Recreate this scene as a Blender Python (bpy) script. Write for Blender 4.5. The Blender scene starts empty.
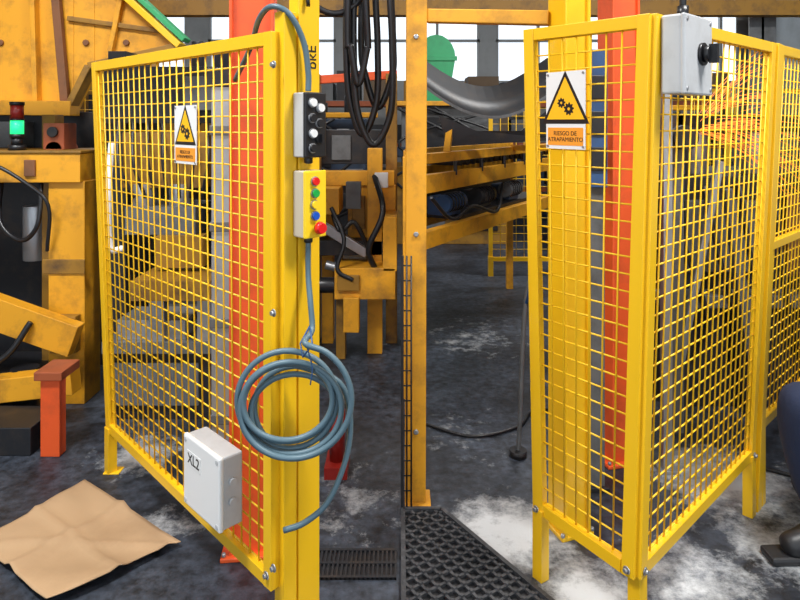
import bpy, bmesh, math, random
from mathutils import Vector as V, Matrix
random.seed(7)
scene=bpy.context.scene
try:
    scene.view_settings.view_transform='Standard'
except Exception: pass

# ---------------------------------------------------------------- materials
MATS={}
def mat(name,col,rough=0.5,metal=0.0,dirt=0.0,dirtcol=(0.05,0.04,0.03),scale=6.0,emit=0.0,bump=0.0,coat=0.0):
    m=bpy.data.materials.new(name); m.use_nodes=True
    nt=m.node_tree; b=nt.nodes['Principled BSDF']
    b.inputs['Base Color'].default_value=(*col,1)
    b.inputs['Roughness'].default_value=rough
    b.inputs['Metallic'].default_value=metal
    if coat: b.inputs['Coat Weight'].default_value=coat
    tc=nt.nodes.new('ShaderNodeTexCoord')
    n=nt.nodes.new('ShaderNodeTexNoise'); n.inputs['Scale'].default_value=scale
    n.inputs['Detail'].default_value=7; n.inputs['Roughness'].default_value=0.65
    nt.links.new(tc.outputs['Object'],n.inputs['Vector'])
    if dirt>0:
        r=nt.nodes.new('ShaderNodeMapRange')
        r.inputs['From Min'].default_value=0.48; r.inputs['From Max'].default_value=0.78
        r.inputs['To Max'].default_value=dirt
        nt.links.new(n.outputs['Fac'],r.inputs['Value'])
        mx=nt.nodes.new('ShaderNodeMix'); mx.data_type='RGBA'
        mx.inputs[6].default_value=(*col,1); mx.inputs[7].default_value=(*dirtcol,1)
        nt.links.new(r.outputs['Result'],mx.inputs[0])
        nt.links.new(mx.outputs[2],b.inputs['Base Color'])
    if bump>0:
        bp=nt.nodes.new('ShaderNodeBump'); bp.inputs['Strength'].default_value=bump
        bp.inputs['Distance'].default_value=0.01
        nt.links.new(n.outputs['Fac'],bp.inputs['Height']); nt.links.new(bp.outputs['Normal'],b.inputs['Normal'])
    if emit>0:
        b.inputs['Emission Color'].default_value=(*col,1); b.inputs['Emission Strength'].default_value=emit
    MATS[name]=m
    return m
YEL=mat('guard_yellow_paint',(0.91,0.53,0.010),0.33,0,0.12,(0.6,0.33,0.01),5,coat=0.3)
YEW=mat('mesh_yellow_wire',(0.90,0.54,0.012),0.42)
YOL=mat('worn_yellow_paint',(0.74,0.34,0.014),0.5,0,0.85,(0.20,0.09,0.02),6)
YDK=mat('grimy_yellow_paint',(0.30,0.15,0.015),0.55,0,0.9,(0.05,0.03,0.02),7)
ORG=mat('orange_red_paint',(0.78,0.10,0.018),0.42,0,0.6,(0.35,0.06,0.02),7)
ORD=mat('dull_orange_paint',(0.35,0.08,0.025),0.6,0,0.7,(0.08,0.04,0.03),4)
BLK=mat('black_plastic',(0.012,0.012,0.014),0.35)
RUB=mat('black_rubber',(0.035,0.037,0.042),0.5,0,0.6,(0.14,0.14,0.15),30,bump=0.3)
DRK=mat('dark_machine_steel',(0.020,0.021,0.025),0.45,0.3,0.7,(0.07,0.05,0.035),9)
GRY=mat('grey_machine_paint',(0.12,0.125,0.13),0.5,0,0.7,(0.03,0.028,0.025),8)
STL=mat('bare_steel',(0.42,0.43,0.45),0.35,0.7,0.4,(0.12,0.1,0.08),8)
WHT=mat('white_plastic',(0.80,0.80,0.79),0.4)
BXG=mat('light_grey_box_plastic',(0.50,0.51,0.52),0.45,0,0.45,(0.30,0.29,0.28),12)
BEI=mat('beige_plastic',(0.50,0.45,0.36),0.5)
CAB=mat('grey_blue_cable',(0.085,0.145,0.18),0.42)
RED=mat('red_button',(0.75,0.01,0.01),0.3)
GRN=mat('green_button',(0.01,0.38,0.06),0.3)
BLU=mat('blue_button',(0.01,0.09,0.5),0.3)
YBT=mat('yellow_button',(0.95,0.65,0.02),0.3)
SGY=mat('sign_yellow',(0.95,0.50,0.01),0.5)
SOR=mat('sign_orange',(0.90,0.33,0.03),0.5)
BLE=mat('blue_enamel',(0.025,0.075,0.20),0.4,0,0.7,(0.02,0.03,0.05),7)
BLD=mat('dim_blue_paint',(0.03,0.05,0.09),0.5,0,0.7,(0.03,0.03,0.03),6)
GRE=mat('green_enamel',(0.03,0.34,0.13),0.4,0,0.4,(0.02,0.1,0.04),5)
GLG=mat('green_lamp_lens',(0.02,0.9,0.25),0.3,emit=1.2)
RLG=mat('dark_red_lens',(0.25,0.015,0.01),0.3)
SPK=mat('glowing_spark',(1.0,0.28,0.05),0.4,emit=0.9)
LMP=mat('added_lamp_diffuser',(0.95,0.97,1.0),0.4,emit=4.0)  # glowing face of the added overhead lamps
WAL=mat('wall_grey_paint',(0.45,0.47,0.48),0.8,0,0.5,(0.18,0.18,0.17),1.5)
CEI=mat('ceiling_sheet',(0.30,0.31,0.32),0.7,0,0.3,(0.15,0.15,0.15),2)
FRM=mat('window_frame_paint',(0.40,0.42,0.43),0.5)
CRD=mat('brown_cardboard',(0.46,0.30,0.165),0.85,0,0.6,(0.30,0.18,0.09),3,bump=0.25)
CRB=mat('old_cardboard',(0.16,0.11,0.07),0.85,0,0.5,(0.08,0.05,0.03),3)
BRN=mat('brown_rust',(0.20,0.08,0.03),0.7,0,0.6,(0.05,0.03,0.02),6)
NAV=mat('navy_workwear',(0.016,0.026,0.065),0.85,bump=0.3,scale=25)
SKN=mat('skin',(0.55,0.29,0.19),0.55)
HAR=mat('dark_hair',(0.02,0.013,0.01),0.7)
BOO=mat('boot_leather',(0.018,0.018,0.02),0.45)
EYW=mat('eye_white',(0.8,0.8,0.8),0.3)

def floor_mat():
    m=bpy.data.materials.new('stained_concrete'); m.use_nodes=True
    nt=m.node_tree; N=nt.nodes; L=nt.links; b=N['Principled BSDF']
    tc=N.new('ShaderNodeTexCoord')
    def noise(s,d=8,r=0.65):
        n=N.new('ShaderNodeTexNoise'); n.inputs['Scale'].default_value=s
        n.inputs['Detail'].default_value=d; n.inputs['Roughness'].default_value=r
        L.new(tc.outputs['Object'],n.inputs['Vector']); return n
    n1=noise(1.8); n2=noise(22); n3=noise(7,12,0.78)
    cr=N.new('ShaderNodeValToRGB'); e=cr.color_ramp.elements
    e[0].position=0.38; e[0].color=(0.010,0.0125,0.018,1)
    e[1].position=0.68; e[1].color=(0.050,0.061,0.083,1)
    L.new(n1.outputs['Fac'],cr.inputs['Fac'])
    cr2=N.new('ShaderNodeValToRGB'); e=cr2.color_ramp.elements
    e[0].position=0.35; e[0].color=(0.35,0.35,0.35,1); e[1].position=0.7; e[1].color=(2.0,2.0,2.0,1)
    L.new(n2.outputs['Fac'],cr2.inputs['Fac'])
    mu=N.new('ShaderNodeMix'); mu.data_type='RGBA'; mu.blend_type='MULTIPLY'; mu.inputs[0].default_value=1
    L.new(cr.outputs['Color'],mu.inputs[6]); L.new(cr2.outputs['Color'],mu.inputs[7])
    last=None
    for (x,y,r,s) in [(0.40,2.42,0.38,1.1),(0.60,2.1,0.32,1.0),(1.40,2.78,0.46,1.1),(1.0,2.15,0.45,0.75),(-1.22,3.0,0.30,0.95),(-0.9,2.45,0.30,0.55),(0.5,4.6,0.9,0.45),(1.35,2.35,0.4,0.7),(-0.2,2.6,0.6,0.45),(0.3,3.2,0.5,0.4)]:
        d=N.new('ShaderNodeVectorMath'); d.operation='DISTANCE'; d.inputs[1].default_value=(x,y,0)
        L.new(tc.outputs['Object'],d.inputs[0])
        mr=N.new('ShaderNodeMapRange'); mr.inputs['From Min'].default_value=0; mr.inputs['From Max'].default_value=r
        mr.inputs['To Min'].default_value=s; mr.inputs['To Max'].default_value=0
        L.new(d.outputs['Value'],mr.inputs['Value'])
        if last is None: last=mr.outputs['Result']
        else:
            mm=N.new('ShaderNodeMath'); mm.operation='MAXIMUM'
            L.new(last,mm.inputs[0]); L.new(mr.outputs['Result'],mm.inputs[1]); last=mm.outputs[0]
    ad=N.new('ShaderNodeMath'); ad.operation='MULTIPLY_ADD'; ad.inputs[1].default_value=0.5
    L.new(last,ad.inputs[0]); L.new(n3.outputs['Fac'],ad.inputs[2])
    mr=N.new('ShaderNodeMapRange'); mr.inputs['From Min'].default_value=0.67; mr.inputs['From Max'].default_value=0.92
    mr.inputs['To Max'].default_value=0.92
    L.new(ad.outputs[0],mr.inputs['Value'])
    mx=N.new('ShaderNodeMix'); mx.data_type='RGBA'; mx.inputs[7].default_value=(0.58,0.60,0.61,1)
    L.new(mr.outputs['Result'],mx.inputs[0]); L.new(mu.outputs[2],mx.inputs[6])
    L.new(mx.outputs[2],b.inputs['Base Color'])
    rr=N.new('ShaderNodeMapRange'); rr.inputs['To Min'].default_value=0.25; rr.inputs['To Max'].default_value=0.75
    L.new(n3.outputs['Fac'],rr.inputs['Value']); L.new(rr.outputs['Result'],b.inputs['Roughness'])
    bp=N.new('ShaderNodeBump'); bp.inputs['Strength'].default_value=0.35; bp.inputs['Distance'].default_value=0.005
    L.new(n2.outputs['Fac'],bp.inputs['Height']); L.new(bp.outputs['Normal'],b.inputs['Normal'])
    return m
FLR=floor_mat()

# ---------------------------------------------------------------- mesh builder
def nrm(v): return V(v).normalized()
class B:
    def __init__(s): s.bm=bmesh.new(); s.m=[]
    def mi(s,m):
        if m not in s.m: s.m.append(m)
        return s.m.index(m)
    def face(s,vs,m,smooth=False):
        try:
            f=s.bm.faces.new(vs); f.material_index=s.mi(m); f.smooth=smooth
        except ValueError: pass
    def hexa(s,P,m):
        v=[s.bm.verts.new(p) for p in P]
        for q in ((0,3,2,1),(4,5,6,7),(0,1,5,4),(1,2,6,5),(2,3,7,6),(3,0,4,7)):
            s.face([v[i] for i in q],m)
    def box(s,a,b,m):
        x0,y0,z0=a; x1,y1,z1=b
        s.hexa([(x0,y0,z0),(x1,y0,z0),(x1,y1,z0),(x0,y1,z0),(x0,y0,z1),(x1,y0,z1),(x1,y1,z1),(x0,y1,z1)],m)
    def obox(s,c,ex,ey,ez,m):
        """centre and three half-extent vectors"""
        c,ex,ey,ez=V(c),V(ex),V(ey),V(ez)
        s.hexa([c-ex-ey-ez,c+ex-ey-ez,c+ex+ey-ez,c-ex+ey-ez,c-ex-ey+ez,c+ex-ey+ez,c+ex+ey+ez,c-ex+ey+ez],m)
    def beam(s,a,b,w,h,m,up=(0,0,1)):
        a,b,up=V(a),V(b),V(up); d=(b-a).normalized()
        if abs(d.dot(up.normalized()))>0.97: up=V((0,1,0))
        sd=d.cross(up).normalized(); u=sd.cross(d).normalized()
        s.obox((a+b)/2,sd*w/2,(b-a)/2,u*h/2,m)
    def ibeam(s,a,b,w,h,m,t=0.012,up=(0,0,1)):
        a,b,up=V(a),V(b),V(up); d=(b-a).normalized()
        if abs(d.dot(up.normalized()))>0.97: up=V((0,1,0))
        sd=d.cross(up).normalized(); u=sd.cross(d).normalized()
        s.obox((a+b)/2,sd*t/2,(b-a)/2,u*h/2,m)
        for k in (-1,1): s.obox((a+b)/2+u*k*(h/2-t/2),sd*w/2,(b-a)/2,u*t/2,m)
    def tube(s,pts,r,m,seg=8,closed=False,rad=None):
        P=[V(p) for p in pts]; n=len(P); rings=[]
        t0=(P[1]-P[0]).normalized(); a=V((0,0,1)) if abs(t0.z)<0.9 else V((1,0,0))
        nn=t0.cross(a).normalized()
        for i in range(n):
            if i==0: t=P[1]-P[0]
            elif i==n-1: t=P[-1]-P[-2]
            else: t=P[i+1]-P[i-1]
            t.normalize(); nn=(nn-t*nn.dot(t)).normalized(); bb=t.cross(nn)
            rr=rad[i] if rad else r
            rings.append([s.bm.verts.new(P[i]+(nn*math.cos(2*math.pi*k/seg)+bb*math.sin(2*math.pi*k/seg))*rr) for k in range(seg)])
        for i in range(n-1):
            for k in range(seg):
                s.face([rings[i][k],rings[i][(k+1)%seg],rings[i+1][(k+1)%seg],rings[i+1][k]],m,seg>4)
        s.face(list(reversed(rings[0])),m); s.face(rings[-1],m)
    def cyl(s,a,b,r,m,seg=20,r2=None): s.tube([a,b],r,m,seg,rad=[r,r if r2 is None else r2])
    def prism(s,pts,ex,m):
        ex=V(ex); A=[s.bm.verts.new(V(p)) for p in pts]; Bv=[s.bm.verts.new(V(p)+ex) for p in pts]
        s.face(list(reversed(A)),m); s.face(Bv,m); n=len(pts)
        for i in range(n): s.face([A[i],A[(i+1)%n],Bv[(i+1)%n],Bv[i]],m)
    def ball(s,c,r,m,sc=(1,1,1),seg=20):
        res=bmesh.ops.create_uvsphere(s.bm,u_segments=seg,v_segments=seg//2+2,radius=r,matrix=Matrix.Translation(V(c))@Matrix.Diagonal((*sc,1)))
        fs=set()
        for v in res['verts']:
            for f in v.link_faces: fs.add(f)
        i=s.mi(m)
        for f in fs: f.material_index=i; f.smooth=True
    def done(s,name,parent=None,bevel=0.0):
        bmesh.ops.recalc_face_normals(s.bm,faces=s.bm.faces[:])
        me=bpy.data.meshes.new(name); s.bm.to_mesh(me); s.bm.free()
        for m in s.m: me.materials.append(m)
        o=bpy.data.objects.new(name,me); scene.collection.objects.link(o)
        if parent: o.parent=parent
        if bevel>0:
            md=o.modifiers.new('bevel','BEVEL'); md.width=bevel; md.segments=2; md.limit_method='ANGLE'; md.angle_limit=math.radians(50)
        return o
def root(name):
    e=bpy.data.objects.new(name,None); e.empty_display_size=0.2; scene.collection.objects.link(e); return e
def smooth(pts,k=8):
    P=[V(p) for p in pts]; P=[2*P[0]-P[1]]+P+[2*P[-1]-P[-2]]; out=[]
    for i in range(1,len(P)-2):
        for j in range(k):
            t=j/k; a,b,c,d=P[i-1:i+3]
            out.append(0.5*((2*b)+(c-a)*t+(2*a-5*b+4*c-d)*t*t+(3*b-a-3*c+d)*t**3))
    out.append(P[-2]); return out
def text(name,body,size,c,right,up,m,parent,thick=0.0004):
    cu=bpy.data.curves.new(name,'FONT'); cu.body=body; cu.size=size; cu.align_x='CENTER'; cu.align_y='CENTER'; cu.extrude=thick
    o=bpy.data.objects.new(name,cu); scene.collection.objects.link(o)
    r=nrm(right); u=nrm(up); n=r.cross(u)
    M=Matrix((r,u,n)).transposed().to_4x4(); M.translation=V(c); o.matrix_world=M
    cu.materials.append(m); o.parent=parent; return o

# ---------------------------------------------------------------- room shell
b=B(); b.box((-7,-4,-0.1),(7,12,0),FLR); b.done('floor')
b=B(); b.box((-7.2,-4,5.5),(7.2,12.2,5.6),CEI)
for i in range(15): b.box((-7,-3.6+i*1.1,5.44),(7,-3.5+i*1.1,5.5),CEI)
b.done('ceiling')
b=B(); b.box((-7.2,-4,0),(-7,12.2,5.5),WAL); b.done('wall_left')
b=B(); b.box((7,-4,0),(7.2,12.2,5.5),WAL); b.done('wall_right')
b=B(); b.box((-7,12,0),(7,12.2,2.3),WAL); b.box((-7,12,4.6),(7,12.2,5.5),WAL)
wins=[(-6.4,-4.0),(-3.6,-1.2),(-0.9,1.5),(1.8,4.2),(4.5,6.8)]
prev=-7
for (a,c) in wins: b.box((prev,12,2.3),(a,12.2,4.6),WAL); prev=c
b.box((prev,12,2.3),(7,12.2,4.6),WAL); b.done('wall_back')
for i,(a,c) in enumerate(wins):
    b=B()
    for x in [a+0.025,a+(c-a)/3,a+2*(c-a)/3,c-0.025]: b.box((x-0.025,12.02,2.3),(x+0.025,12.1,4.6),FRM)
    for z in (2.325,3.1,3.85,4.575): b.box((a,12.02,z-0.025),(c,12.1,z+0.025),FRM)
    b.done('window_%d'%(i+1))
for i,(x,y) in enumerate([(-2.2,1.0),(2.2,1.0),(-2.2,6),(2.2,6)]):  # added lamps, out of view overhead, to light the closed room
    b=B(); b.box((x-0.75,y-0.12,4.55),(x+0.75,y+0.12,4.62),FRM); b.box((x-0.72,y-0.1,4.53),(x+0.72,y+0.1,4.55),LMP)
    for k in (-0.6,0.6): b.cyl((x+k,y,4.62),(x+k,y,5.45),0.008,STL,6)
    b.done('added_ceiling_lamp')
    l=bpy.data.lights.new('added_lamp_light','AREA'); l.shape='RECTANGLE'; l.size=1.5; l.size_y=0.6
    l.energy=[245,245,110,120][i]; l.color=(1,0.99,0.97)
    o=bpy.data.objects.new('added_lamp_light',l); o.location=(x,y,4.5); scene.collection.objects.link(o)

# ---------------------------------------------------------------- guard panels
def panel(F,W,tl,tr,bl,br,pitch=0.052,fw=0.04,ft=0.03,rails=True):
    tl,tr,bl,br=map(V,(tl,tr,bl,br)); n=(tr-tl).cross(bl-tl).normalized()
    h=fw/2; dx=(tr-tl).normalized()
    F.beam(tl+dx*h-n*0,bl+dx*h,fw,ft,YEL,n); F.beam(tr-dx*h,br-dx*h,fw,ft,YEL,n)
    dz=(bl-tl).normalized()
    F.beam(tl+dx*fw+dz*h,tr-dx*fw+dz*h,fw,ft*0.9,YEL,n); F.beam(bl+dx*fw-dz*h,br-dx*fw-dz*h,fw,ft*0.9,YEL,n)
    w=(tr-tl).length; ht=(bl-tl).length
    nc=round((w-2*fw)/pitch); nr=round((ht-2*fw)/pitch)
    def P(s,t): return tl.lerp(tr,s).lerp(bl.lerp(br,s),t)
    s0=fw*0.6/w; t0=fw*0.6/ht
    for i in range(nc+1):
        s=(fw+(w-2*fw)*i/nc)/w
        W.tube([P(s,t0),P(s,1-t0)],0.0029,YEW,6)
    off=n*0.0055
    for j in range(nr+1):
        t=(fw+(ht-2*fw)*j/nr)/ht
        W.tube([P(s0,t)+off,P(1-s0,t)+off],0.0029,YEW,6)
def bolt(b,c,n,r=0.008):
    n=nrm(n); b.cyl(V(c),V(c)+n*0.004,r*1.5,STL,12); b.cyl(V(c)+n*0.004,V(c)+n*0.012,r,STL,6)

def warning_sign(c,right,n,w,h,lines,parent):
    r=nrm(right); up=V((0,0,1)); n=nrm(n); c=V(c); b=B()
    b.obox(c,r*w/2,up*h/2,n*0.001,WHT)
    def pt(x,y,k): return c+r*x*w/2+up*y*h/2+n*k
    def tri(s,cy):
        q=h*0.36*s; cc=c+up*(h*0.13); return [cc+up*q*1.05,cc-r*q*1.08-up*q*0.85,cc+r*q*1.08-up*q*0.85]
    b.prism([p+n*0.001 for p in tri(1.0,0)],n*0.0006,BLK)
    b.prism([p+n*0.0016-up*0.001 for p in tri(0.80,0)],n*0.0006,SGY)
    def gear(cc,R,teeth):
        pts=[]
        for i in range(teeth*4):
            rr=R if (i%4) in (0,1) else R*0.74
            a=2*math.pi*i/(teeth*4); pts.append(cc+r*math.cos(a)*rr+up*math.sin(a)*rr)
        b.prism(pts,n*0.0006,BLK)
        b.prism([cc+n*0.0006+r*math.cos(k*0.785)*R*0.25+up*math.sin(k*0.785)*R*0.25 for k in range(8)],n*0.0005,SGY)
    cc=c+up*h*0.05+n*0.0022
    gear(cc-r*w*0.09+up*h*0.045,w*0.105,8); gear(cc+r*w*0.10-up*h*0.035,w*0.13,9)
    b.obox(c-up*h*0.34+n*0.0013,r*w*0.45,up*h*0.115,n*0.0005,SOR)
    o=b.done('warning_plate',parent)
    text('sign_text',lines,h*0.078,c-up*h*0.34+n*0.0022,r,up,BLK,parent)
    b=B()
    for sx in (-0.9,0.9):
        for sy in (-0.93,0.93): b.cyl(pt(sx,sy,0.001),pt(sx,sy,0.004),0.004,STL,8)
    b.done('sign_rivets',parent)

# left guard
C=V((-0.367,1.88,0)); U=V((-0.70,0.714,0)).normalized(); Vv=V((0.714,0.70,0)).normalized(); Nn=-U; Pn=-Vv
def up(p,z): return V((p.x,p.y,z))
g=root('safety_guard_panel'); F=B(); W=B()
ftop=V((-1.365,2.86,0)); fbot=V((-1.30,2.86,0))
panel(F,W,up(ftop,1.82),up(C,1.82),up(fbot,0.18),up(C,0.18))
F.beam(up(fbot,0)-U*0.02,up(fbot,0.2)-U*0.02,0.045,0.04,YEL,Vv)
F.box((fbot.x-0.01,2.82,0),(fbot.x+0.06,2.88,0.006),YEL)
F.beam(up(C,0)+Vv*0.037,up(C,1.88)+Vv*0.037,0.05,0.045,YEL,Vv)
F.beam(up(C,0)+Vv*0.105,up(C,1.93)+Vv*0.105,0.05,0.078,YEL,Vv)
F.beam(up(C,0)+Vv*0.07+U*0.012,up(C,1.86)+Vv*0.07+U*0.012,0.02,0.03,YEL,Vv)
F.obox(up(C,0.004)+Vv*0.075,Vv*0.09,U*0.06,(0,0,0.004),YEL)
for z in (0.26,1.0,1.72): bolt(F,up(C,z)-U*0.018+Pn*0.015,Pn)
for z in (0.12,0.22): bolt(F,up(C,z)+U*0.02+Pn*0.015,Pn)
F.done('frame',g,0.003); W.done('wire_mesh',g)
text('post_mark','bkE',0.05,up(C,1.75)+Vv*0.115+Nn*0.0262,(0,0,1),(-Vv.x,-Vv.y,0),BLK,g)
def atP(s,z,k=0): return up(C+U*s+Pn*k,z)
warning_sign(atP(0.53,1.51,0.02),-U,Pn,0.167,0.205,'RIESGO DE\nATRAPAMIENTO',root('warning_sign'))

# junction box on left guard
j=root('junction_box'); b=B()
b.obox(atP(0.265,0.43,0.052),U*0.115,(0,0,0.11),Pn*0.034,BXG)
b.obox(atP(0.265,0.43,0.091),U*0.118,(0,0,0.113),Pn*0.008,WHT)
b.done('housing',j,0.006)
b=B()
for sx in (-1,1):
    for sz in (-1,1): b.cyl(atP(0.265+sx*0.102,0.43+sz*0.097,0.099),atP(0.265+sx*0.102,0.43+sz*0.097,0.101),0.007,BXG,12)
b.obox(atP(0.31,0.475,0.0995),U*0.045,(0,0,0.024),Pn*0.0006,WHT)
for z in (0.40,0.46): b.cyl(atP(0.15,z,0.055),atP(0.14,z,0.055),0.012,BXG,16)
b.done('lid_details',j)
text('box_label','XL2',0.046,atP(0.31,0.475,0.1005),-U,(0,0,1),BLK,j,0.0008)

# control boxes
def atR(w,z,k=0): return up(C+Vv*w+Nn*k,z)
def ctrl(name,z0,z1,body,facem,buttons):
    e=root(name); b=B(); w0,w1=0.045,0.122; wm=(w0+w1)/2; hw=(w1-w0)/2
    b.obox(atR(wm,(z0+z1)/2,0.052),Vv*hw,(0,0,(z1-z0)/2),Nn*0.026,body)
    b.obox(atR(wm,(z0+z1)/2,0.081),Vv*(hw+0.001),(0,0,(z1-z0)/2+0.001),Nn*0.005,facem)
    b.cyl(atR(wm,z0-0.02,0.05),atR(wm,z0,0.05),0.013,BLK,12); b.done('enclosure',e,0.004)
    b=B()
    for (dw,dz,m,kind) in buttons:
        w=wm+dw; z=z1-dz
        if kind=='mush':
            b.cyl(atR(w,z,0.086),atR(w,z,0.10),0.010,BLK,16); b.cyl(atR(w,z,0.10),atR(w,z,0.115),0.019,m,20,0.015)
        elif kind=='sw':
            b.cyl(atR(w,z,0.086),atR(w,z,0.092),0.014,m,18); b.obox(atR(w,z,0.098),Vv*0.003,(0,0,0.012),Nn*0.007,m)
        else:
            b.cyl(atR(w,z,0.086),atR(w,z,0.090),0.0145,STL,18); b.cyl(atR(w,z,0.090),atR(w,z,0.097),0.0115,m,18)
    b.done('buttons',e,0)
    return e
ctrl('selector_switch_box',1.45,1.64,BXG,BLK,[(-0.013,0.03,WHT,'b'),(0.015,0.045,WHT,'b'),(-0.013,0.075,BLK,'b'),(0.013,0.09,BLK,'b'),(-0.012,0.12,WHT,'b'),(0.013,0.135,BLK,'sw'),(-0.012,0.163,BLK,'b')])
ctrl('push_button_station',1.215,1.41,BEI,YBT,[(-0.004,0.03,RED,'b'),(-0.004,0.065,GRN,'b'),(-0.006,0.098,YBT,'b'),(-0.004,0.131,BLU,'b'),(0.004,0.166,RED,'mush')])

# cable coil
b=B()
pts=[atR(0.083,1.205,0.05),atR(0.083,1.1,0.05),(-0.262,1.875,1.02),(-0.255,1.855,0.95)]
cx,cz=-0.305,0.775
for i in range(0,4*16+1):
    a=math.pi*0.42-2*math.pi*i/16; tn=i/16
    R=0.160-0.012*tn+0.009*math.sin(tn*4)
    pts.append((cx+0.013*math.sin(tn*2.3)+R*math.cos(a),1.80+0.016*(tn-1.5)+0.008*math.sin(a*1.0),cz+0.018*math.cos(tn*3.1)-0.012*tn+R*0.93*math.sin(a)))
pts+= [(-0.175,1.85,0.80),(-0.145,1.86,0.70),(-0.155,1.85,0.585),(-0.205,1.83,0.47),(-0.27,1.82,0.415),(-0.33,1.82,0.392)]
b.tube(smooth(pts,5),0.0085,CAB,10)
pts=[]
for i in range(0,int(2.3*16)+1):
    a=0.9-2*math.pi*i/16
    pts.append((cx-0.01+0.125*math.cos(a),1.79+0.010*i/16+0.01*math.sin(a+1),cz-0.008*i/16+0.108*math.sin(a)))
b.tube(smooth(pts,4),0.0085,CAB,10)
b.tube([(-0.262,1.86,0.96),(-0.245,1.79,0.93),(-0.27,1.78,0.90),(-0.285,1.83,0.92),(-0.262,1.86,0.96)],0.003,BLE,6)
b.tube(smooth([(-0.262,1.79,0.93),(-0.245,1.785,0.87),(-0.25,1.785,0.82)],4),0.002,BLE,6)
b.done('coiled_cable')
b=B()
b.tube(smooth([atR(0.083,1.645,0.05),atR(0.083,1.70,0.05),atR(0.07,1.79,0.045),atR(0.03,1.87,0.03),atR(0.0,1.895,-0.02),atR(0.02,1.87,-0.12),atR(0.07,1.80,-0.25),atR(0.1,1.7,-0.4)],8),0.009,CAB,10)
b.tube(smooth([atR(0.09,1.90,0.04),atR(0.10,2.05,0.02),atR(0.12,2.25,0.0)],6),0.006,BLK,8)
b.done('feed_cable')

# right guard
gr=root('corner_safety_guard'); F=B(); W=B()
Lt,Lb=V((0.432,2.20,1.87)),V((0.465,2.20,0.22)); Nt,Nb=V((0.737,1.87,1.87)),V((0.690,1.87,0.22)); Rt,Rb=V((1.49,2.56,1.87)),V((1.40,2.55,0.22))
panel(F,W,Lt,Nt,Lb,Nb,0.052); panel(F,W,Nt,Rt,Nb,Rb,0.05)
def leg(F,p,dirv,w=0.042): F.beam(V((p[0],p[1],0.0)),V((p[0],p[1],0.24)),w,w*0.9,YEL,dirv)
dl=(Nb-Lb).normalized(); dr=(Rb-Nb).normalized(); nl=V((dl.y,-dl.x,0)); nr_=V((dr.y,-dr.x,0))
leg(F,Lb+dl*0.025,nl); leg(F,Nb+dr*0.028-nr_*0.01,nl); leg(F,Rb-dr*0.025,nr_)
F.beam(Rb+dr*0.035-V((0,0,0.22)),Rt+dr*0.035,0.045,0.04,YEL,nr_)
for p in (Lb+dl*0.02,Nb-dl*0.02):
    bolt(F,p+nl*0.016+V((0,0,0.02)),nl)
for p in (Nb+dr*0.02,Rb-dr*0.02):
    bolt(F,p+nr_*0.016+V((0,0,0.02)),nr_)
F.done('frame',gr,0.003); W.done('wire_mesh',gr)
g2=root('safety_guard_panel'); F=B(); W=B()
a0=Rt+dr*0.07; b0=Rb+dr*0.07; a1=a0+dr*1.1; b1=b0+dr*1.1
panel(F,W,a0,a1,V((b0.x,b0.y,0.30)),V((b1.x,b1.y,0.30)),0.05)
F.beam(V((b1.x,b1.y,0)),V((a1.x,a1.y,1.87)),0.045,0.04,YEL,nr_); F.beam(V((b0.x,b0.y,0))+dr*0.02,V((b0.x,b0.y,0.32))+dr*0.02,0.042,0.04,YEL,nr_)
m0=V((b0.x,b0.y,1.05)).lerp(V((a0.x,a0.y,1.05)),0.5); F.beam(m0,m0+dr*1.1,0.035,0.03,YEL,nr_)
F.done('frame',g2,0.003); W.done('wire_mesh',g2)
warning_sign(V((0.552,2.073,1.592))+nl*0.024,dl,nl,0.162,0.25,'RIESGO DE\nATRAPAMIENTO',root('warning_sign'))

# rotary switch box
j=root('rotary_switch_box'); b=B()
sz=V((0,0,1)); cN=V((0.735,1.87,0))
def atQ(s,z,k=0): return up(cN+dr*s+nr_*k,z)
b.obox(atQ(0.12,1.75,0.048),dr*0.10,sz*0.115,nr_*0.03,BXG); b.obox(atQ(0.12,1.75,0.082),dr*0.102,sz*0.117,nr_*0.007,BXG)
b.done('housing',j,0.006)
b=B(); b.cyl(atQ(0.14,1.755,0.089),atQ(0.14,1.755,0.097),0.034,BLK,24); b.cyl(atQ(0.14,1.755,0.097),atQ(0.14,1.755,0.115),0.024,BLK,24)
b.obox(atQ(0.14,1.755,0.124),dr*0.008,sz*0.028,nr_*0.012,BLK)
b.cyl(atQ(0.11,1.86,0.045),atQ(0.11,1.90,0.045),0.017,BLK,14)
for s in (0.035,0.205):
    for z in (1.65,1.85): b.cyl(atQ(s,z,0.088),atQ(s,z,0.091),0.006,STL,10)
b.tube(smooth([atQ(0.11,1.89,0.045),atQ(0.11,2.0,0.045),atQ(0.12,2.2,0.03),(0.95,2.6,2.27),(0.95,2.88,2.32)],6),0.010,BLK,10)
b.done('rotary_handle_and_cable',j)

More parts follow.
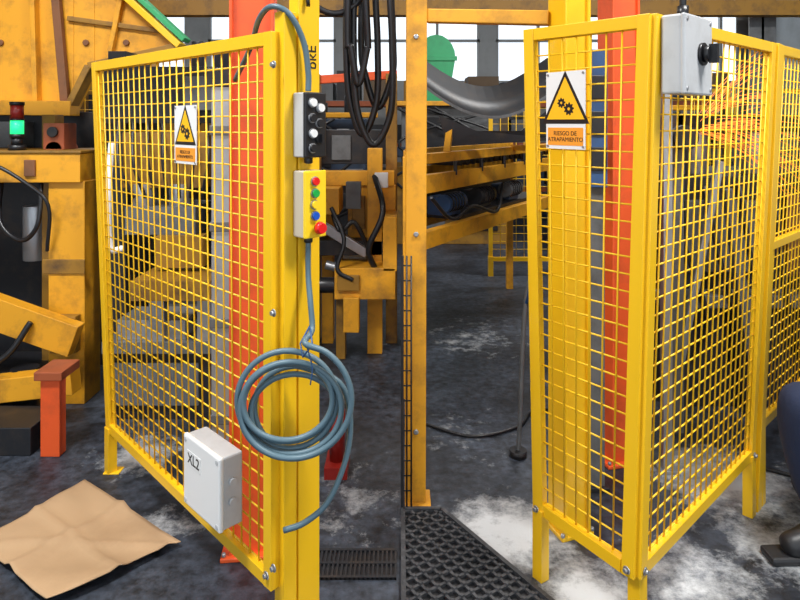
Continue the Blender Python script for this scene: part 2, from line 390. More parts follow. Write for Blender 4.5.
# ---------------------------------------------------------------- columns in guards
def column(name,c,ax,w,d,h,m,pl=0.05,flange=True):
    a=nrm(ax); p=V((-a.y,a.x,0)); b=B(); c=V(c)
    b.obox(up(c,h/2),a*w/2,p*d/2,(0,0,h/2),m)
    b.obox(up(c,0.008),a*(w/2+pl),p*(d/2+pl),(0,0,0.008),m)
    for i in (-1,1):
        for k in (-1,1): b.cyl(up(c+a*i*(w/2+pl*0.6)+p*k*(d/2+pl*0.6),0.016),up(c+a*i*(w/2+pl*0.6)+p*k*(d/2+pl*0.6),0.03),0.009,STL,6)
    if flange:
        for i in (-1,1): b.obox(up(c+a*i*(w/2-0.005),h/2),a*0.006,p*(d/2+0.015),(0,0,h/2),m)
    return b.done(name,None,0.004)
column('orange_steel_column',(-0.535,2.34,0),(1,0.1,0),0.155,0.10,2.6,ORG,0.03)
b=B(); b.box((-0.785,2.66,0),(-0.70,2.74,1.75),STL); b.box((-0.80,2.65,1.70),(-0.66,2.75,1.78),DRK)
for z in (0.3,0.7,1.1,1.5): b.box((-0.79,2.65,z),(-0.695,2.66,z+0.04),GRY)
b.done('slide_rail',None,0.003)
column('yellow_steel_column',(0.645,2.44,0),(1,0.35,0),0.11,0.09,3.0,YEL,0.015)
column('orange_steel_column',(1.01,2.96,0),(1,0.2,0),0.135,0.11,3.0,ORG,0.03)
b=B(); b.box((0.80,2.70,0),(0.865,2.76,1.3),GRY); b.box((0.795,2.68,1.28),(0.87,2.78,1.86),BLE)
for z in (1.35,1.5,1.65): b.box((0.80,2.672,z),(0.865,2.68,z+0.1),DRK)
b.box((0.78,2.68,0),(0.88,2.8,0.02),DRK); b.done('light_curtain_post',None,0.003)
b=B(); b.box((1.17,2.84,0),(1.21,2.88,1.95),STL); b.box((1.15,2.82,0),(1.23,2.9,0.015),STL); b.done('aluminium_profile_post',None,0.002)

# fence post at the centre
b=B()
b.beam((0.062,2.63,0),(0.070,2.63,3.0),0.085,0.07,YOL,(0,1,0)); b.box((0.02,2.57,0),(0.125,2.69,0.012),YOL)
for z in (0.3,1.1,1.9): b.cyl((0.065,2.585,z),(0.065,2.597,z),0.012,STL,6)
b.beam((0.11,2.63,1.99),(0.575,2.47,1.955),0.05,0.055,YOL)
b.done('yellow_fence_post',None,0.004)
b=B()
b.beam((0.009,2.56,0.0),(0.009,2.56,1.02),0.012,0.012,DRK)
for i in range(16): b.tube([(0.004,2.56,0.08+i*0.06),(0.045,2.56,0.08+i*0.06)],0.003,DRK,6)
b.tube([(0.027,2.557,0.0),(0.027,2.557,1.02)],0.004,DRK,6)
b.tube([(0.045,2.557,0.0),(0.045,2.557,1.02)],0.004,DRK,6)
b.done('black_mesh_gate_edge')

# overhead beams
b=B(); b.ibeam((-7,2.95,2.42),(7,2.95,2.42),0.12,0.20,YOL,0.015); b.done('overhead_beam')
b=B(); b.beam((-7,5.2,2.48),(7,5.2,2.48),0.12,0.12,YDK); b.done('overhead_pipe_beam')

# hanging black hoses
b=B()
for k,(x0,x1,zb,y) in enumerate([(-0.235,-0.10,1.50,2.86),(-0.20,-0.035,1.455,2.83),(-0.17,-0.03,1.62,2.89),(-0.225,-0.14,1.72,2.80)]):
    xm=(x0+x1)/2
    b.tube(smooth([(x0+0.02,2.93,2.34),(x0,y,2.15),(x0-0.005,y,1.9),(x0+0.01,y,zb+0.16),(xm,y,zb),(x1-0.005,y,zb+0.15),(x1,y,1.9),(x1-0.01,y,2.15),(x1,2.93,2.34)],8),0.0155,BLK,10)
b.tube(smooth([(-0.48,2.93,2.34),(-0.40,2.8,2.10),(-0.28,2.8,2.03),(-0.16,2.84,2.12),(-0.1,2.93,2.34)],8),0.014,BLK,10)
b.done('hanging_hoses')

# ---------------------------------------------------------------- left yellow machine
b=B()
b.box((-3.6,3.98,1.60),(-2.03,4.03,3.0),YOL)
b.prism([(-2.03,3.98,1.60),(-1.90,3.98,1.88),(-1.90,3.98,2.545),(-2.03,3.98,2.66)],(0,0.05,0),YOL)
b.prism([(-1.90,3.98,1.88),(-1.36,3.98,2.03),(-1.90,3.98,2.545)],(0,0.05,0),YOL)
b.beam((-1.32,3.96,2.06),(-2.42,3.96,3.07),0.12,0.03,GRE,(0.66,0,0.75))
b.beam((-1.34,3.92,2.02),(-2.44,3.92,3.02),0.10,0.04,YEL,(0.66,0,0.75))
b.beam((-2.18,3.95,3.0),(-2.06,3.95,1.62),0.05,0.04,BRN); b.beam((-2.28,3.96,3.0),(-2.24,3.96,1.62),0.03,0.07,YOL)
b.beam((-3.6,3.94,1.66),(-2.0,3.94,1.64),0.12,0.09,YOL); b.beam((-2.03,3.94,1.64),(-1.90,3.94,1.90),0.1,0.04,YDK); b.beam((-1.90,3.94,1.90),(-1.36,3.94,2.02),0.1,0.04,YDK)
b.beam((-2.06,3.97,2.20),(-1.48,3.97,2.12),0.03,0.03,YDK); b.beam((-1.72,3.96,2.34),(-1.80,3.96,1.95),0.03,0.04,YOL)
for x in (-2.48,-1.95,-1.70): b.cyl((x,3.98,2.05),(x,3.965,2.05),0.02,BRN,8)
b.box((-3.6,4.02,1.36),(-1.85,4.25,1.62),DRK); b.box((-2.75,3.9,1.40),(-2.30,4.1,1.56),GRY)  # first box is a dark stand-in for the shadow under the plate
b.box((-3.6,3.5,1.225),(-1.75,3.85,1.385),YOL); b.box((-3.6,3.49,1.385),(-1.74,3.9,1.40),YDK)
for x in (-2.35,-2.05): b.box((x,3.485,1.26),(x+0.06,3.5,1.35),BRN)
b.box((-1.94,3.53,0),(-1.74,3.72,1.23),YOL); b.box((-1.97,3.52,0.72),(-1.735,3.53,0.80),YDK)
b.box((-2.10,3.75,0),(-2.02,3.85,1.6),YDK)
b.box((-3.1,3.6,0),(-2.95,3.75,1.23),YOL)
b.beam((-2.9,3.44,0.80),(-1.74,3.44,0.385),0.08,0.17,YOL); b.box((-1.90,3.47,0.3),(-1.76,3.53,0.5),YDK)
b.beam((-2.9,3.28,0.10),(-1.66,3.28,0.235),0.10,0.12,YOL)
b.box((-1.67,2.97,0.0),(-1.58,3.03,0.36),ORG); b.box((-1.69,2.95,0.36),(-1.56,3.12,0.40),ORD); b.box((-1.655,3.03,0.05),(-1.645,3.12,0.36),ORD)
b.box((-2.9,3.3,0),(-1.99,3.9,0.16),DRK)
b.box((-2.9,2.98,0),(-1.72,3.22,0.13),DRK); b.cyl((-1.98,3.38,0.0),(-1.98,3.38,0.26),0.07,BLK,18)
b.box((-3.4,4.1,0),(-1.9,4.6,1.35),DRK)
b.cyl((-1.96,3.62,1.40),(-1.96,3.80,1.40),0.05,ORD); b.box((-2.02,3.62,1.40),(-1.90,3.76,1.55),ORD); b.cyl((-1.96,3.60,1.50),(-1.96,3.62,1.50),0.03,DRK)
b.cyl((-2.22,3.9,0.72),(-2.22,3.9,1.05),0.07,STL,16); b.cyl((-2.0,3.9,0.85),(-2.0,3.9,1.15),0.04,BLE,12)
b.tube(smooth([(-2.3,3.7,1.24),(-2.25,3.6,1.0),(-2.1,3.55,0.9),(-1.98,3.50,1.0),(-1.99,3.55,1.22)],6),0.013,BLK,8)
b.tube(smooth([(-2.4,3.35,1.38),(-2.2,3.42,1.34),(-2.0,3.44,1.22),(-1.9,3.46,1.1),(-1.93,3.50,0.85)],6),0.010,BLK,8)
b.tube(smooth([(-2.4,3.7,0.5),(-2.2,3.36,0.30),(-2.05,3.34,0.34),(-1.95,3.38,0.5)],6),0.016,BLK,8)
b.done('yellow_press_feeder',None,0.004)
# signal tower
b=B(); c=(-2.13,3.56)
b.cyl((*c,1.402),(*c,1.43),0.045,BLK); b.cyl((*c,1.43),(*c,1.47),0.03,BLK); b.cyl((*c,1.47),(*c,1.49),0.037,BLK)
b.cyl((*c,1.49),(*c,1.565),0.034,GLG); b.cyl((*c,1.565),(*c,1.575),0.037,BLK); b.cyl((*c,1.575),(*c,1.65),0.034,RLG); b.cyl((*c,1.65),(*c,1.668),0.038,BLK)
b.done('signal_tower_light')
F=B(); W=B(); g3=root('small_mesh_guard')
panel(F,W,(-3.0,4.72,1.9),(-2.0,4.72,1.9),(-3.0,4.72,0.2),(-2.0,4.72,0.2),0.07)
F.beam((-3.0,4.72,0),(-3.0,4.72,0.22),0.04,0.04,YEL); F.beam((-2.0,4.72,0),(-2.0,4.72,0.22),0.04,0.04,YEL)
F.done('frame',g3); W.done('wire_mesh',g3)

# press inside left guard
b=B()
for x in (-1.57,-0.98): b.box((x-0.05,3.55,0),(x+0.05,3.9,1.95),DRK)
b.box((-1.62,3.5,1.55),(-0.92,3.95,1.86),DRK); b.box((-1.50,3.46,1.20),(-1.05,3.8,1.50),YDK)
b.box((-1.48,3.44,0.95),(-1.10,3.75,1.10),GRY); b.cyl((-1.2,3.5,1.1),(-1.2,3.5,1.22),0.06,STL); b.cyl((-1.40,3.5,1.1),(-1.40,3.5,1.22),0.06,STL)
b.box((-1.53,3.35,0.0),(-0.95,3.95,0.36),DRK); b.box((-1.54,3.3,0.36),(-0.9,4.0,0.42),GRY)
b.box((-1.48,3.34,0.42),(-1.12,3.6,0.52),STL)
b.box((-1.50,3.33,0.08),(-1.05,3.35,0.30),GRY)
b.box((-1.35,3.2,0.66),(-0.95,3.5,0.76),YDK); b.box((-1.3,3.31,0.42),(-1.22,3.36,0.66),STL); b.box((-1.05,3.31,0.42),(-0.98,3.36,0.66),STL)
b.tube(smooth([(-1.54,3.42,1.45),(-1.54,3.38,1.2),(-1.54,3.40,0.9),(-1.48,3.42,0.88)],6),0.018,WHT,8)
b.box((-1.15,3.42,1.62),(-0.98,3.5,1.80),GRY); b.box((-1.3,3.40,0.78),(-1.05,3.5,0.95),YDK)
for i in range(7): b.tube(smooth([(-1.53+i*0.08,3.48,1.56),(-1.50+i*0.08,3.40,1.35),(-1.42+i*0.06,3.42,1.15)],5),0.010,BLK,6)
b.tube(smooth([(-1.0,3.5,1.3),(-0.95,3.4,1.0),(-1.0,3.38,0.7),(-1.1,3.4,0.5)],5),0.014,BLK,6)
b.done('hydraulic_press',None,0.006)
b=B()
b.box((-0.95,4.1,0),(-0.68,4.7,1.15),GRY); b.box((-0.93,4.05,0.2),(-0.70,4.1,0.95),DRK); b.box((-0.92,4.2,1.15),(-0.72,4.6,1.5),BLD)
b.cyl((-0.82,4.4,1.5),(-0.82,4.4,1.75),0.09,STL); b.box((-0.96,4.08,1.0),(-0.67,4.14,1.06),YOL); b.done('hydraulic_power_unit',None,0.006)

# machinery behind left guard, right hand side
b=B()
b.box((-0.22,4.3,0.0),(-0.12,4.42,1.38),YOL); b.box((-0.60,4.4,1.12),(-0.04,4.5,1.22),YOL)
b.box((-0.36,4.42,0.76),(-0.03,4.75,1.12),YOL); b.box((-0.33,4.40,0.82),(-0.24,4.42,1.05),YDK)
b.box((-0.62,4.2,0.95),(-0.40,4.5,1.12),YOL); b.box((-0.42,4.1,0.42),(-0.03,4.6,0.62),YOL); b.box((-0.40,4.08,0.48),(-0.26,4.1,0.58),YDK); b.box((-0.36,4.06,0.22),(-0.26,4.16,0.44),YOL)
b.box((-0.6,4.3,0.66),(-0.05,4.5,0.76),DRK); b.box((-0.11,4.1,0.60),(-0.02,4.4,0.95),YOL)
b.box((-0.55,4.5,0.0),(-0.47,4.6,1.2),YOL); b.box((-0.10,4.5,0.0),(-0.02,4.6,1.9),YDK); b.box((-0.42,4.2,0.0),(-0.36,4.3,0.42),YDK)
b.beam((-0.58,4.28,0.90),(-0.22,4.28,0.68),0.06,0.06,STL)
b.box((-0.6,4.7,1.25),(-0.03,5.0,1.50),DRK); b.box((-0.50,4.68,1.28),(-0.36,4.70,1.46),GRY); b.box((-0.36,4.25,0.98),(-0.26,4.3,1.16),GRY); b.box((-0.17,4.26,1.12),(-0.08,4.3,1.22),WHT)
b.beam((-0.62,4.6,1.86),(-0.02,4.6,1.90),0.05,0.06,ORG); b.box((-0.62,4.55,0),(-0.57,4.65,1.9),YDK)
b.tube(smooth([(-0.17,4.28,1.2),(-0.11,4.12,0.98),(-0.2,4.10,0.75),(-0.16,4.15,0.6)],6),0.02,BLK,8)
b.tube(smooth([(-0.5,4.35,1.1),(-0.4,4.2,0.85),(-0.3,4.2,0.9),(-0.2,4.24,0.7)],6),0.016,BLK,8)
b.tube(smooth([(-0.45,4.18,1.0),(-0.36,4.12,0.8),(-0.40,4.08,0.62),(-0.3,4.08,0.55)],6),0.014,BLK,8)
b.cyl((-0.5,4.3,0.60),(-0.18,4.3,0.52),0.03,STL); b.cyl((-0.55,4.15,0.50),(-0.42,4.15,0.50),0.05,BLK)
b.done('yellow_transfer_machine',None,0.004)
b=B(); b.box((-0.33,2.78,0),(-0.23,2.95,0.05),RLG); b.cyl((-0.28,2.86,0.05),(-0.28,2.86,0.27),0.035,RLG); b.cyl((-0.28,2.86,0.27),(-0.28,2.86,0.36),0.02,STL)
b.beam((-0.27,2.82,0.2),(-0.24,2.74,0.38),0.012,0.012,STL); b.done('red_bottle_jack')

# drain grate
b=B(); x0,x1,y0,y1=-0.33,-0.012,2.17,2.32
b.box((x0,y0,0),(x1,y1,0.002),BLK)
for y in (y0,y1-0.012): b.box((x0,y,0.002),(x1,y+0.012,0.01),DRK)
n=20
for i in range(n+1):
    x=x0+(x1-x0-0.007)*i/n; b.box((x,y0,0.002),(x+0.007,y1,0.009),DRK)
b.box((x0,(y0+y1)/2-0.006,0.002),(x1,(y0+y1)/2+0.006,0.01),DRK)
b.done('floor_drain_grate')

# cardboard sheet
P=[V((-1.36,2.76,0)),V((-0.80,2.335,0)),V((-1.12,2.03,0)),V((-1.56,2.36,0))]
b=B(); nx,ny=40,28; grid=[]
for i in range(nx+1):
    row=[]
    for k in range(ny+1):
        s,t=i/nx,k/ny; s2=s-0.012*math.sin(7*t) if i==nx else s
        p=P[0].lerp(P[1],s2).lerp(P[3].lerp(P[2],s2),t)
        z=0.006+0.006*abs(math.sin(3.1*s+1.3*t))+0.05*max(0,s-0.82)*(1+math.sin(6*t))+0.010*max(0,0.15-t)*4+0.008*math.sin(9*s+3*t)*math.sin(7*t)
        z+=0.016*max(0,1-abs(s-0.45-0.05*t)*14)+0.010*max(0,1-abs(t-0.5)*16)+0.010*max(0,1-abs(s+t-1.1)*14)+0.02
        row.append(b.bm.verts.new((p.x,p.y,max(0.004,z-0.02*(0.4+0.6*math.cos(3*s*t))))))
    grid.append(row)
for i in range(nx):
    for k in range(ny): b.face([grid[i][k],grid[i+1][k],grid[i+1][k+1],grid[i][k+1]],CRD,True)
o=b.done('cardboard_sheet'); md=o.modifiers.new('s','SOLIDIFY'); md.thickness=0.003

# rubber mat (studded lattice)
poly=[V((0.012,2.60)),V((0.135,2.60)),V((0.905,1.42)),V((0.012,1.42))]
poly=[V((0.012,2.55)),V((0.165,2.55)),V((0.905,1.42)),V((0.012,1.42))]
def clip(p,d):
    ts=[]
    for i in range(4):
        a,c=poly[i],poly[(i+1)%4]; e=c-a; den=d.x*e.y-d.y*e.x
        if abs(den)<1e-9: continue
        w=a-p; t=(w.x*e.y-w.y*e.x)/den; u=(w.x*d.y-w.y*d.x)/den
        if -1e-6<=u<=1+1e-6: ts.append(t)
    return (min(ts),max(ts)) if len(ts)>=2 and max(ts)-min(ts)>0.01 else None
def inside(q):
    for i in range(4):
        a,c=poly[i],poly[(i+1)%4]
        if (c.x-a.x)*(q.y-a.y)-(c.y-a.y)*(q.x-a.x)>-0.012: return False
    return True
b=B(); b.prism([(p.x,p.y,0.0) for p in poly],(0,0,0.004),BLK)
d1=V((0.545,-0.838)).normalized(); d2=V((-d1.y,d1.x)); PT=0.040
for (d,n,hh) in ((d1,d2,0.012),(d2,d1,0.012)):
    for i in range(-50,51):
        p=V((0.3,2.0))+n*i*PT; r=clip(p,d)
        if r:
            a=p+d*r[0]; c=p+d*r[1]; b.beam((a.x,a.y,0.002+hh/2),(c.x,c.y,0.002+hh/2),0.010,hh,RUB)
for i in range(-45,46):
    for k in range(-45,46):
        q=V((0.3,2.0))+d1*i*PT+d2*k*PT
        if inside(q): b.tube([(q.x,q.y,0.010),(q.x,q.y,0.020)],0.009,RUB,4,rad=[0.0125,0.008])
for i in range(4):
    a,c=poly[i],poly[(i+1)%4]; b.beam((a.x,a.y,0.010),(c.x,c.y,0.010),0.016,0.018,RUB)
b.done('rubber_floor_mat')

# ---------------------------------------------------------------- right conveyor with chute
rc=root('roller_conveyor'); b=B(); A=V((0.03,3.60,0)); D=V((0.527,0.85,0)).normalized(); S=V((-D.y,D.x,0))
if S.y<0: S=-S
L=2.6; SW=0.42; T0=0.72
def cz_(t,z,s=0): return up(A+D*t+S*s,z)
for s,ts in ((0,0.03),(SW,T0)):
    b.beam(cz_(ts,1.34,s),cz_(L,1.34,s),0.05,0.06,YOL); b.beam(cz_(ts,1.19,s),cz_(L,1.19,s),0.05,0.11,YOL); b.beam(cz_(ts,0.86,s),cz_(L,0.86,s),0.06,0.10,YOL)
    for t in (ts,2.57): b.beam(cz_(t,0,s),cz_(t,1.36,s),0.06,0.06,YOL)
for k in range(19): b.cyl(cz_(T0+0.05+k*0.1,1.30,0.03),cz_(T0+0.05+k*0.1,1.30,SW-0.03),0.035,DRK,10)
for k in range(6): b.beam(cz_(0.2+0.4*k,1.31,-0.01),cz_(0.2+0.4*k,1.22,-0.01),0.02,0.06,DRK)
b.beam(cz_(0.75,0.92,0.2),cz_(2.4,0.92,0.2),0.34,0.03,DRK); b.beam(cz_(0.75,1.05,SW-0.03),cz_(2.5,1.05,SW-0.03),0.02,0.26,DRK)
for k,t in enumerate((0.75,1.25,1.8)):
    b.obox(cz_(t,1.00,0.15),D*0.09,S*0.08,(0,0,0.06),[BLE,DRK,BLD][k])
    b.cyl(cz_(t-0.12,1.02,0.1),cz_(t+0.14,1.02,0.1),0.06,[BLE,DRK,GRY][k],16)
    for q in range(5): b.cyl(cz_(t-0.08+q*0.04,1.02,0.1),cz_(t-0.07+q*0.04,1.02,0.1),0.067,DRK,16)
b.tube(smooth([cz_(0.3,1.1,0.0),cz_(0.5,0.95,-0.04),cz_(0.8,1.0,-0.04),cz_(1.2,0.92,-0.04),cz_(1.4,1.1,0)],6),0.012,BLK,8)
b.done('conveyor_frame',rc,0.003)
b=B(); prof=[]
for i in range(17):
    t=i/16; prof.append((0.10+1.0*t,1.84-0.38*math.sin(min(1,t*1.35)*math.pi*0.5)+0.36*t*t))
bm=b.bm; ra=[]
for (x,z) in prof: ra.append([bm.verts.new((x,4.05+0.25*x,z)),bm.verts.new((x,4.5+0.25*x,z+0.22)),bm.verts.new((x,4.05+0.25*x,z-0.02)),bm.verts.new((x,4.5+0.25*x,z+0.20))])
for i in range(16):
    a,c=ra[i],ra[i+1]; b.face([a[0],c[0],c[1],a[1]],DRK,True); b.face([a[2],a[3],c[3],c[2]],GRY,True); b.face([a[0],a[2],c[2],c[0]],GRY); b.face([a[1],c[1],c[3],a[3]],GRY)
b.prism([(0.25,4.10,1.60),(0.5,4.16,1.50),(0.8,4.23,1.50),(1.1,4.32,1.72),(1.1,4.32,1.44),(0.30,4.11,1.40)],(0,0.02,0),DRK)
b.beam(cz_(0.50,1.36,0),(0.32,4.14,1.50),0.04,0.04,YOL); b.beam((1.06,4.36,1.36),(1.06,4.36,1.5),0.04,0.04,DRK); b.beam(cz_(1.6,1.36,0),(1.06,4.36,1.38),0.04,0.04,YOL)
b.done('curved_chute',rc)

# dark machine behind right guard
b=B()
b.box((1.45,3.5,0.0),(2.7,4.6,0.55),DRK); b.box((1.50,3.6,0.55),(2.6,4.5,1.25),DRK); b.box((1.42,3.45,0.55),(2.75,3.6,0.62),GRY)
b.box((1.6,3.56,0.72),(2.05,3.6,1.12),GRY); b.box((2.15,3.55,0.70),(2.5,3.6,1.15),BRN)
b.box((1.5,3.7,1.25),(1.65,4.3,1.6),GRY); b.cyl((1.75,3.8,1.25),(1.75,3.8,1.55),0.07,STL); b.cyl((2.1,3.8,1.25),(2.1,3.8,1.55),0.07,STL); b.box((1.6,3.7,1.50),(2.4,4.2,1.60),DRK)
b.beam((1.46,3.4,0.15),(1.7,3.4,1.35),0.04,0.04,STL); b.beam((1.9,3.4,0.0),(1.75,3.42,1.2),0.05,0.05,GRY)
b.box((2.6,3.5,1.25),(2.9,4.2,1.6),BLD)
for i in range(5): b.tube(smooth([(1.5+i*0.2,3.58,1.2),(1.55+i*0.17,3.46,0.85),(1.65+i*0.15,3.44,0.5),(1.6+i*0.2,3.5,0.25)],6),0.014,BLK,8)
b.done('dark_forming_machine',None,0.006)
b=B()
for i in range(80):
    o0=V((1.42,3.12,1.52+random.uniform(-0.03,0.03))); a=random.uniform(-0.25,0.85); v=random.uniform(0.8,1.25)
    dx=math.cos(a); dz=math.sin(a); pts=[]
    dy=random.uniform(0.0,0.25); t0=random.uniform(0.05,0.5); t1=t0+random.uniform(0.2,0.6)
    for k in range(7):
        t=t0+(t1-t0)*k/6; pts.append(o0+V((dx*t*v,dy*t+0.40*t*0.9,dz*t*v-0.35*t*t)))
    b.tube(pts,0.0012,SPK,4)
b.done('grinding_sparks')
b=B(); b.cyl((1.38,3.08,1.48),(1.38,3.14,1.48),0.06,DRK,24); b.cyl((1.38,3.14,1.48),(1.38,3.32,1.48),0.035,GRY,16); b.box((1.34,3.2,0),(1.42,3.3,1.46),GRY); b.done('bench_grinder')

# ---------------------------------------------------------------- background plant
def machine(name,x,y,w,d,h,m,m2,seed):
    random.seed(seed); b=B()
    b.box((x,y,0.0),(x+w,y+d,h*0.45),m); b.box((x+w*0.08,y+0.08,h*0.45),(x+w*0.92,y+d,h*0.8),m2)
    b.box((x+w*0.1,y-0.03,h*0.08),(x+w*0.45,y,h*0.38),m2); b.box((x+w*0.55,y-0.03,h*0.08),(x+w*0.9,y,h*0.38),DRK)
    b.box((x+w*0.2,y+0.05,h*0.52),(x+w*0.6,y+0.08,h*0.74),DRK)
    for k in range(3):
        xx=x+w*(0.2+0.28*k); b.cyl((xx,y+d*0.4,h*0.8),(xx,y+d*0.4,h*random.uniform(0.88,1.0)),0.07,random.choice([GRY,YDK,DRK]))
    for k in range(4): b.tube(smooth([(x+w*random.random(),y-0.02,h*0.8),(x+w*random.random(),y-0.12,h*0.6),(x+w*random.random(),y-0.1,h*0.4),(x+w*0.5,y-0.02,h*0.2)],6),0.02,BLK,6)
    for k in range(8):
        xx=x+w*random.random()*0.85; zz=h*random.uniform(0.1,0.75); b.box((xx,y-0.06,zz),(xx+random.uniform(0.05,0.25),y+0.09,zz+random.uniform(0.05,0.2)),random.choice([GRY,YDK,DRK,BLD,STL,DRK]))
    b.beam((x-0.05,y,h*0.82),(x+w+0.05,y,h*0.82),0.06,0.06,YOL)
    return b.done(name,None,0.008)
machine('milling_machine',-6.2,7.0,2.0,1.2,2.3,GRY,YDK,1)
machine('bending_machine',-3.6,6.6,1.8,1.2,2.5,DRK,YDK,2)
machine('electrical_test_bench',-1.5,7.2,1.2,0.9,2.0,DRK,BLD,3)
machine('drilling_machine',-0.1,8.2,1.5,1.0,2.2,YDK,GRY,4)
machine('cutting_machine',1.9,7.2,1.6,1.1,2.1,BLD,GRY,5)
machine('grinding_machine',4.7,6.2,2.0,1.2,2.3,DRK,YDK,6)
b=B(); ring=[]
for i in range(11):
    a=math.pi*(i/10); ring.append((0.47-0.25*math.cos(a),2.40+0.30*math.sin(a)))
b.prism([(x,8.30,z) for x,z in ring]+[(0.62,8.30,1.80),(0.34,8.30,1.80)],(0,0.18,0),GRE)
b.box((0.2,8.285,2.36),(0.74,8.30,2.42),GRE); b.box((0.30,8.285,1.765),(0.66,8.5,1.80),DRK); b.done('green_hopper',None,0.004)
for (x,y) in ((-4.6,9.8),(-1.9,9.8),(1.0,10.2),(3.4,9.8)):
    b=B()
    for xx in (x,x+2.0):
        for yy in (y,y+0.8): b.beam((xx,yy,0),(xx,yy,2.2),0.08,0.08,YDK)
    random.seed(int(x*10))
    for z in (0.5,1.2,1.85):
        for yy in (y,y+0.8): b.beam((x,yy,z),(x+2,yy,z),0.05,0.08,ORD)
        b.box((x,y,z+0.03),(x+2,y+0.8,z+0.05),GRY)
        xx=x+0.1
        while xx<x+1.7:
            w=random.uniform(0.25,0.5); b.box((xx,y+0.1,z+0.05),(xx+w,y+0.7,z+0.05+random.uniform(0.25,0.5)),random.choice([CRB,BLD,GRY,DRK,CRB,GRY])); xx+=w+0.06
    b.done('pallet_rack')
for (x,y) in ((-1.15,5.6),(3.0,5.4),(-4.8,5.6)):
    b=B(); b.ibeam((x,y,0),(x,y,5.5),0.22,0.22,GRY,0.02); b.box((x-0.16,y-0.16,0),(x+0.16,y+0.16,0.03),GRY); b.done('building_column')
F=B(); W=B(); g4=root('far_mesh_fence')
for k in range(3):
    x=0.9+k*1.25; panel(F,W,(x,6.5,1.9),(x+1.2,6.5,1.9),(x,6.5,0.15),(x+1.2,6.5,0.15),0.08); F.beam((x+0.02,6.5,0),(x+0.02,6.5,0.2),0.05,0.05,YEL); F.beam((x+1.18,6.5,0),(x+1.18,6.5,0.2),0.05,0.05,YEL)
F.done('frame',g4); W.done('wire_mesh',g4)
b=B(); b.tube(smooth([(0.1,3.3,0.01),(0.35,3.15,0.01),(0.6,3.25,0.01),(0.75,3.45,0.01),(1.1,3.35,0.01)],8),0.008,BLK,8); b.done('floor_cable')
b=B(); b.tube(smooth([(0.55,2.98,0.012),(0.56,2.98,0.2),(0.575,3.0,0.5),(0.60,3.02,0.75),(0.66,3.05,0.9)],8),0.011,GRY,8); b.cyl((0.55,2.98,0),(0.55,2.98,0.03),0.04,DRK); b.cyl((0.60,3.02,0.70),(0.63,3.03,0.82),0.02,BLE); b.done('air_hose_stand')
b=B(); b.tube(smooth([(1.55,2.9,0.01),(1.75,2.75,0.01),(1.7,2.5,0.01),(1.9,2.6,0.01),(2.2,2.9,0.01)],8),0.008,BLK,8); b.done('floor_cable')

# ---------------------------------------------------------------- worker
def skin(name,verts,edges,rad,m,parent,rootv=0,sub=2):
    me=bpy.data.meshes.new(name); me.from_pydata([tuple(v) for v in verts],edges,[]); o=bpy.data.objects.new(name,me); scene.collection.objects.link(o)
    md=o.modifiers.new('skin','SKIN'); md.use_smooth_shade=True
    sv=me.skin_vertices[0].data
    for i,r in enumerate(rad):
        sv[i].radius=r if isinstance(r,tuple) else (r,r); sv[i].use_root=(i==rootv)
    s=o.modifiers.new('sub','SUBSURF'); s.levels=sub; s.render_levels=sub
    dg=bpy.context.evaluated_depsgraph_get(); dg.update()
    nm=bpy.data.meshes.new_from_object(o.evaluated_get(dg)); o.modifiers.clear(); o.data=nm
    nm.materials.clear()
    for mm in (m if isinstance(m,list) else [m]): nm.materials.append(mm)
    for p in nm.polygons: p.use_smooth=True
    o.parent=parent; return o
wk=root('crouching_worker')
vt=[(1.86,2.35,0.46),(1.84,2.34,0.62),(1.80,2.335,0.80),(1.76,2.33,0.96),(1.72,2.325,1.06),(1.69,2.32,1.12),
 (1.83,2.25,0.44),(1.395,2.27,0.585),(1.46,2.285,0.32),(1.52,2.29,0.115),(1.46,2.285,0.065),(1.355,2.27,0.045),
 (1.83,2.46,0.42),(1.57,2.50,0.13),(1.75,2.50,0.10),(1.93,2.50,0.10),(1.99,2.50,0.05),
 (1.745,2.17,1.00),(1.80,2.09,0.76),(1.70,2.20,0.60),
 (1.745,2.49,1.00),(1.78,2.57,0.76),(1.70,2.46,0.62)]
ed=[(0,1),(1,2),(2,3),(3,4),(4,5),(0,6),(6,7),(7,8),(8,9),(9,10),(10,11),(0,12),(12,13),(13,14),(14,15),(15,16),(3,17),(17,18),(18,19),(3,20),(20,21),(21,22)]
rd=[0.15,0.14,0.145,0.15,0.075,0.055, 0.10,0.09,0.075,0.058,0.05,0.042, 0.10,0.08,0.065,0.05,0.045, 0.07,0.052,0.032, 0.07,0.052,0.032]
bo=skin('body',vt,ed,rd,[NAV,SKN,BOO],wk)
for p in bo.data.polygons:
    c=p.center
    if c.z>1.085: p.material_index=1
    elif c.z<0.135 and (c.x<1.60 and c.y<2.36 or c.x>1.88): p.material_index=2
b=B(); b.obox((1.43,2.28,0.014),(0.13,0.006,0),(0,0.044,0),(0,0,0.014),BOO); b.done('boot_sole',wk,0.01)
b=B(); hc=V((1.665,2.315,1.225)); b.ball(hc,0.1,SKN,(0.98,0.78,1.18),28)
b.ball(hc+V((-0.035,0,-0.06)),0.062,SKN,(1,0.85,0.9)); b.tube([hc+V((-0.094,0,0.02)),hc+V((-0.118,0,-0.022)),hc+V((-0.095,0,-0.028))],0.01,SKN,8,rad=[0.008,0.014,0.01])
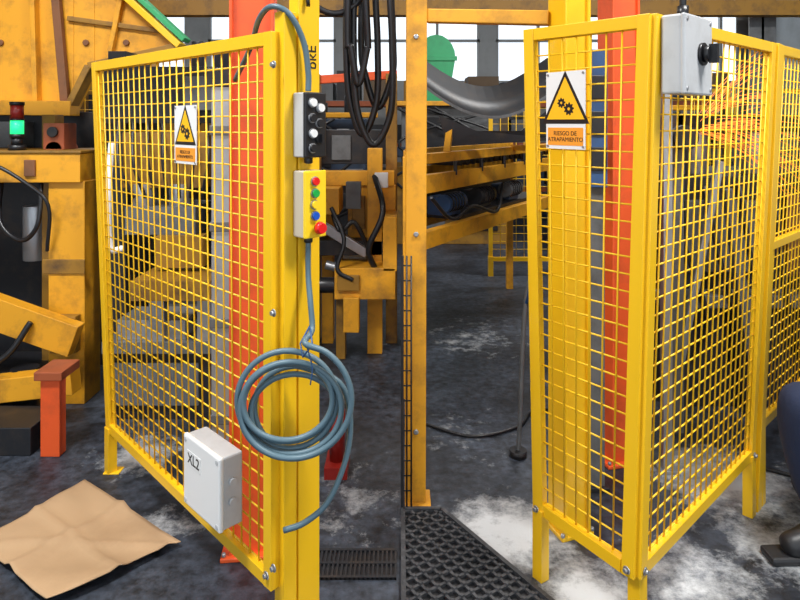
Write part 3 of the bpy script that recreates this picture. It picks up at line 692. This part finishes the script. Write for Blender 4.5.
for s in (-1,1):
    b.ball(hc+V((-0.085,s*0.032,0.012)),0.013,EYW); b.ball(hc+V((-0.094,s*0.032,0.012)),0.006,BLK)
    b.ball(hc+V((0.01,s*0.078,-0.005)),0.028,SKN,(0.7,0.3,1.1)); b.tube([hc+V((-0.093,s*0.018,0.034)),hc+V((-0.088,s*0.046,0.034))],0.004,HAR,6)
b.tube([hc+V((-0.093,-0.022,-0.058)),hc+V((-0.099,0,-0.056)),hc+V((-0.093,0.022,-0.058))],0.005,RLG,6)
b.ball(hc+V((0.022,0,0.035)),0.104,HAR,(0.98,0.83,1.05),28); b.done('head',wk)
for nm,wr,s in (('left_hand',V((1.70,2.20,0.60)),1),('right_hand',V((1.70,2.46,0.62)),-1)):
    f=V((-0.93,0.25*s,0.02)).normalized(); side=V((0.2*s,0.97,0)).normalized(); vs=[wr,wr+f*0.045,wr+f*0.085]
    skin(nm+'_palm',vs,[(0,1),(1,2)],[(0.028,0.022),(0.038,0.018),(0.04,0.016)],SKN,wk)
    for k in range(4):
        base=wr+f*0.08+side*(k-1.5)*0.02; ln=[0.05,0.056,0.052,0.042][k]; dn=V((0,0,-1))
        skin(nm+'_finger_%d'%(k+1),[base,base+f*ln*0.45,base+f*ln*0.7+dn*ln*0.22,base+f*ln*0.8+dn*ln*0.5],[(0,1),(1,2),(2,3)],[0.0095,0.009,0.0085,0.007],SKN,wk)
    base=wr+f*0.03+side*0.03*s
    skin(nm+'_thumb',[base,base+f*0.03+side*0.02*s,base+f*0.06+side*0.022*s+V((0,0,-0.015))],[(0,1),(1,2)],[0.012,0.0105,0.008],SKN,wk)

# ---------------------------------------------------------------- world and camera
w=bpy.data.worlds.new('world'); scene.world=w; w.use_nodes=True
bg=w.node_tree.nodes['Background']; bg.inputs[0].default_value=(0.84,0.92,1.0,1); bg.inputs[1].default_value=1.5
cam=bpy.data.cameras.new('camera'); co=bpy.data.objects.new('camera',cam); scene.collection.objects.link(co)
co.location=(0,0,1.55); co.rotation_euler=(math.radians(90),0,0)
cam.lens=28.8; cam.sensor_width=36; cam.shift_y=-0.221; cam.clip_start=0.05
scene.camera=co
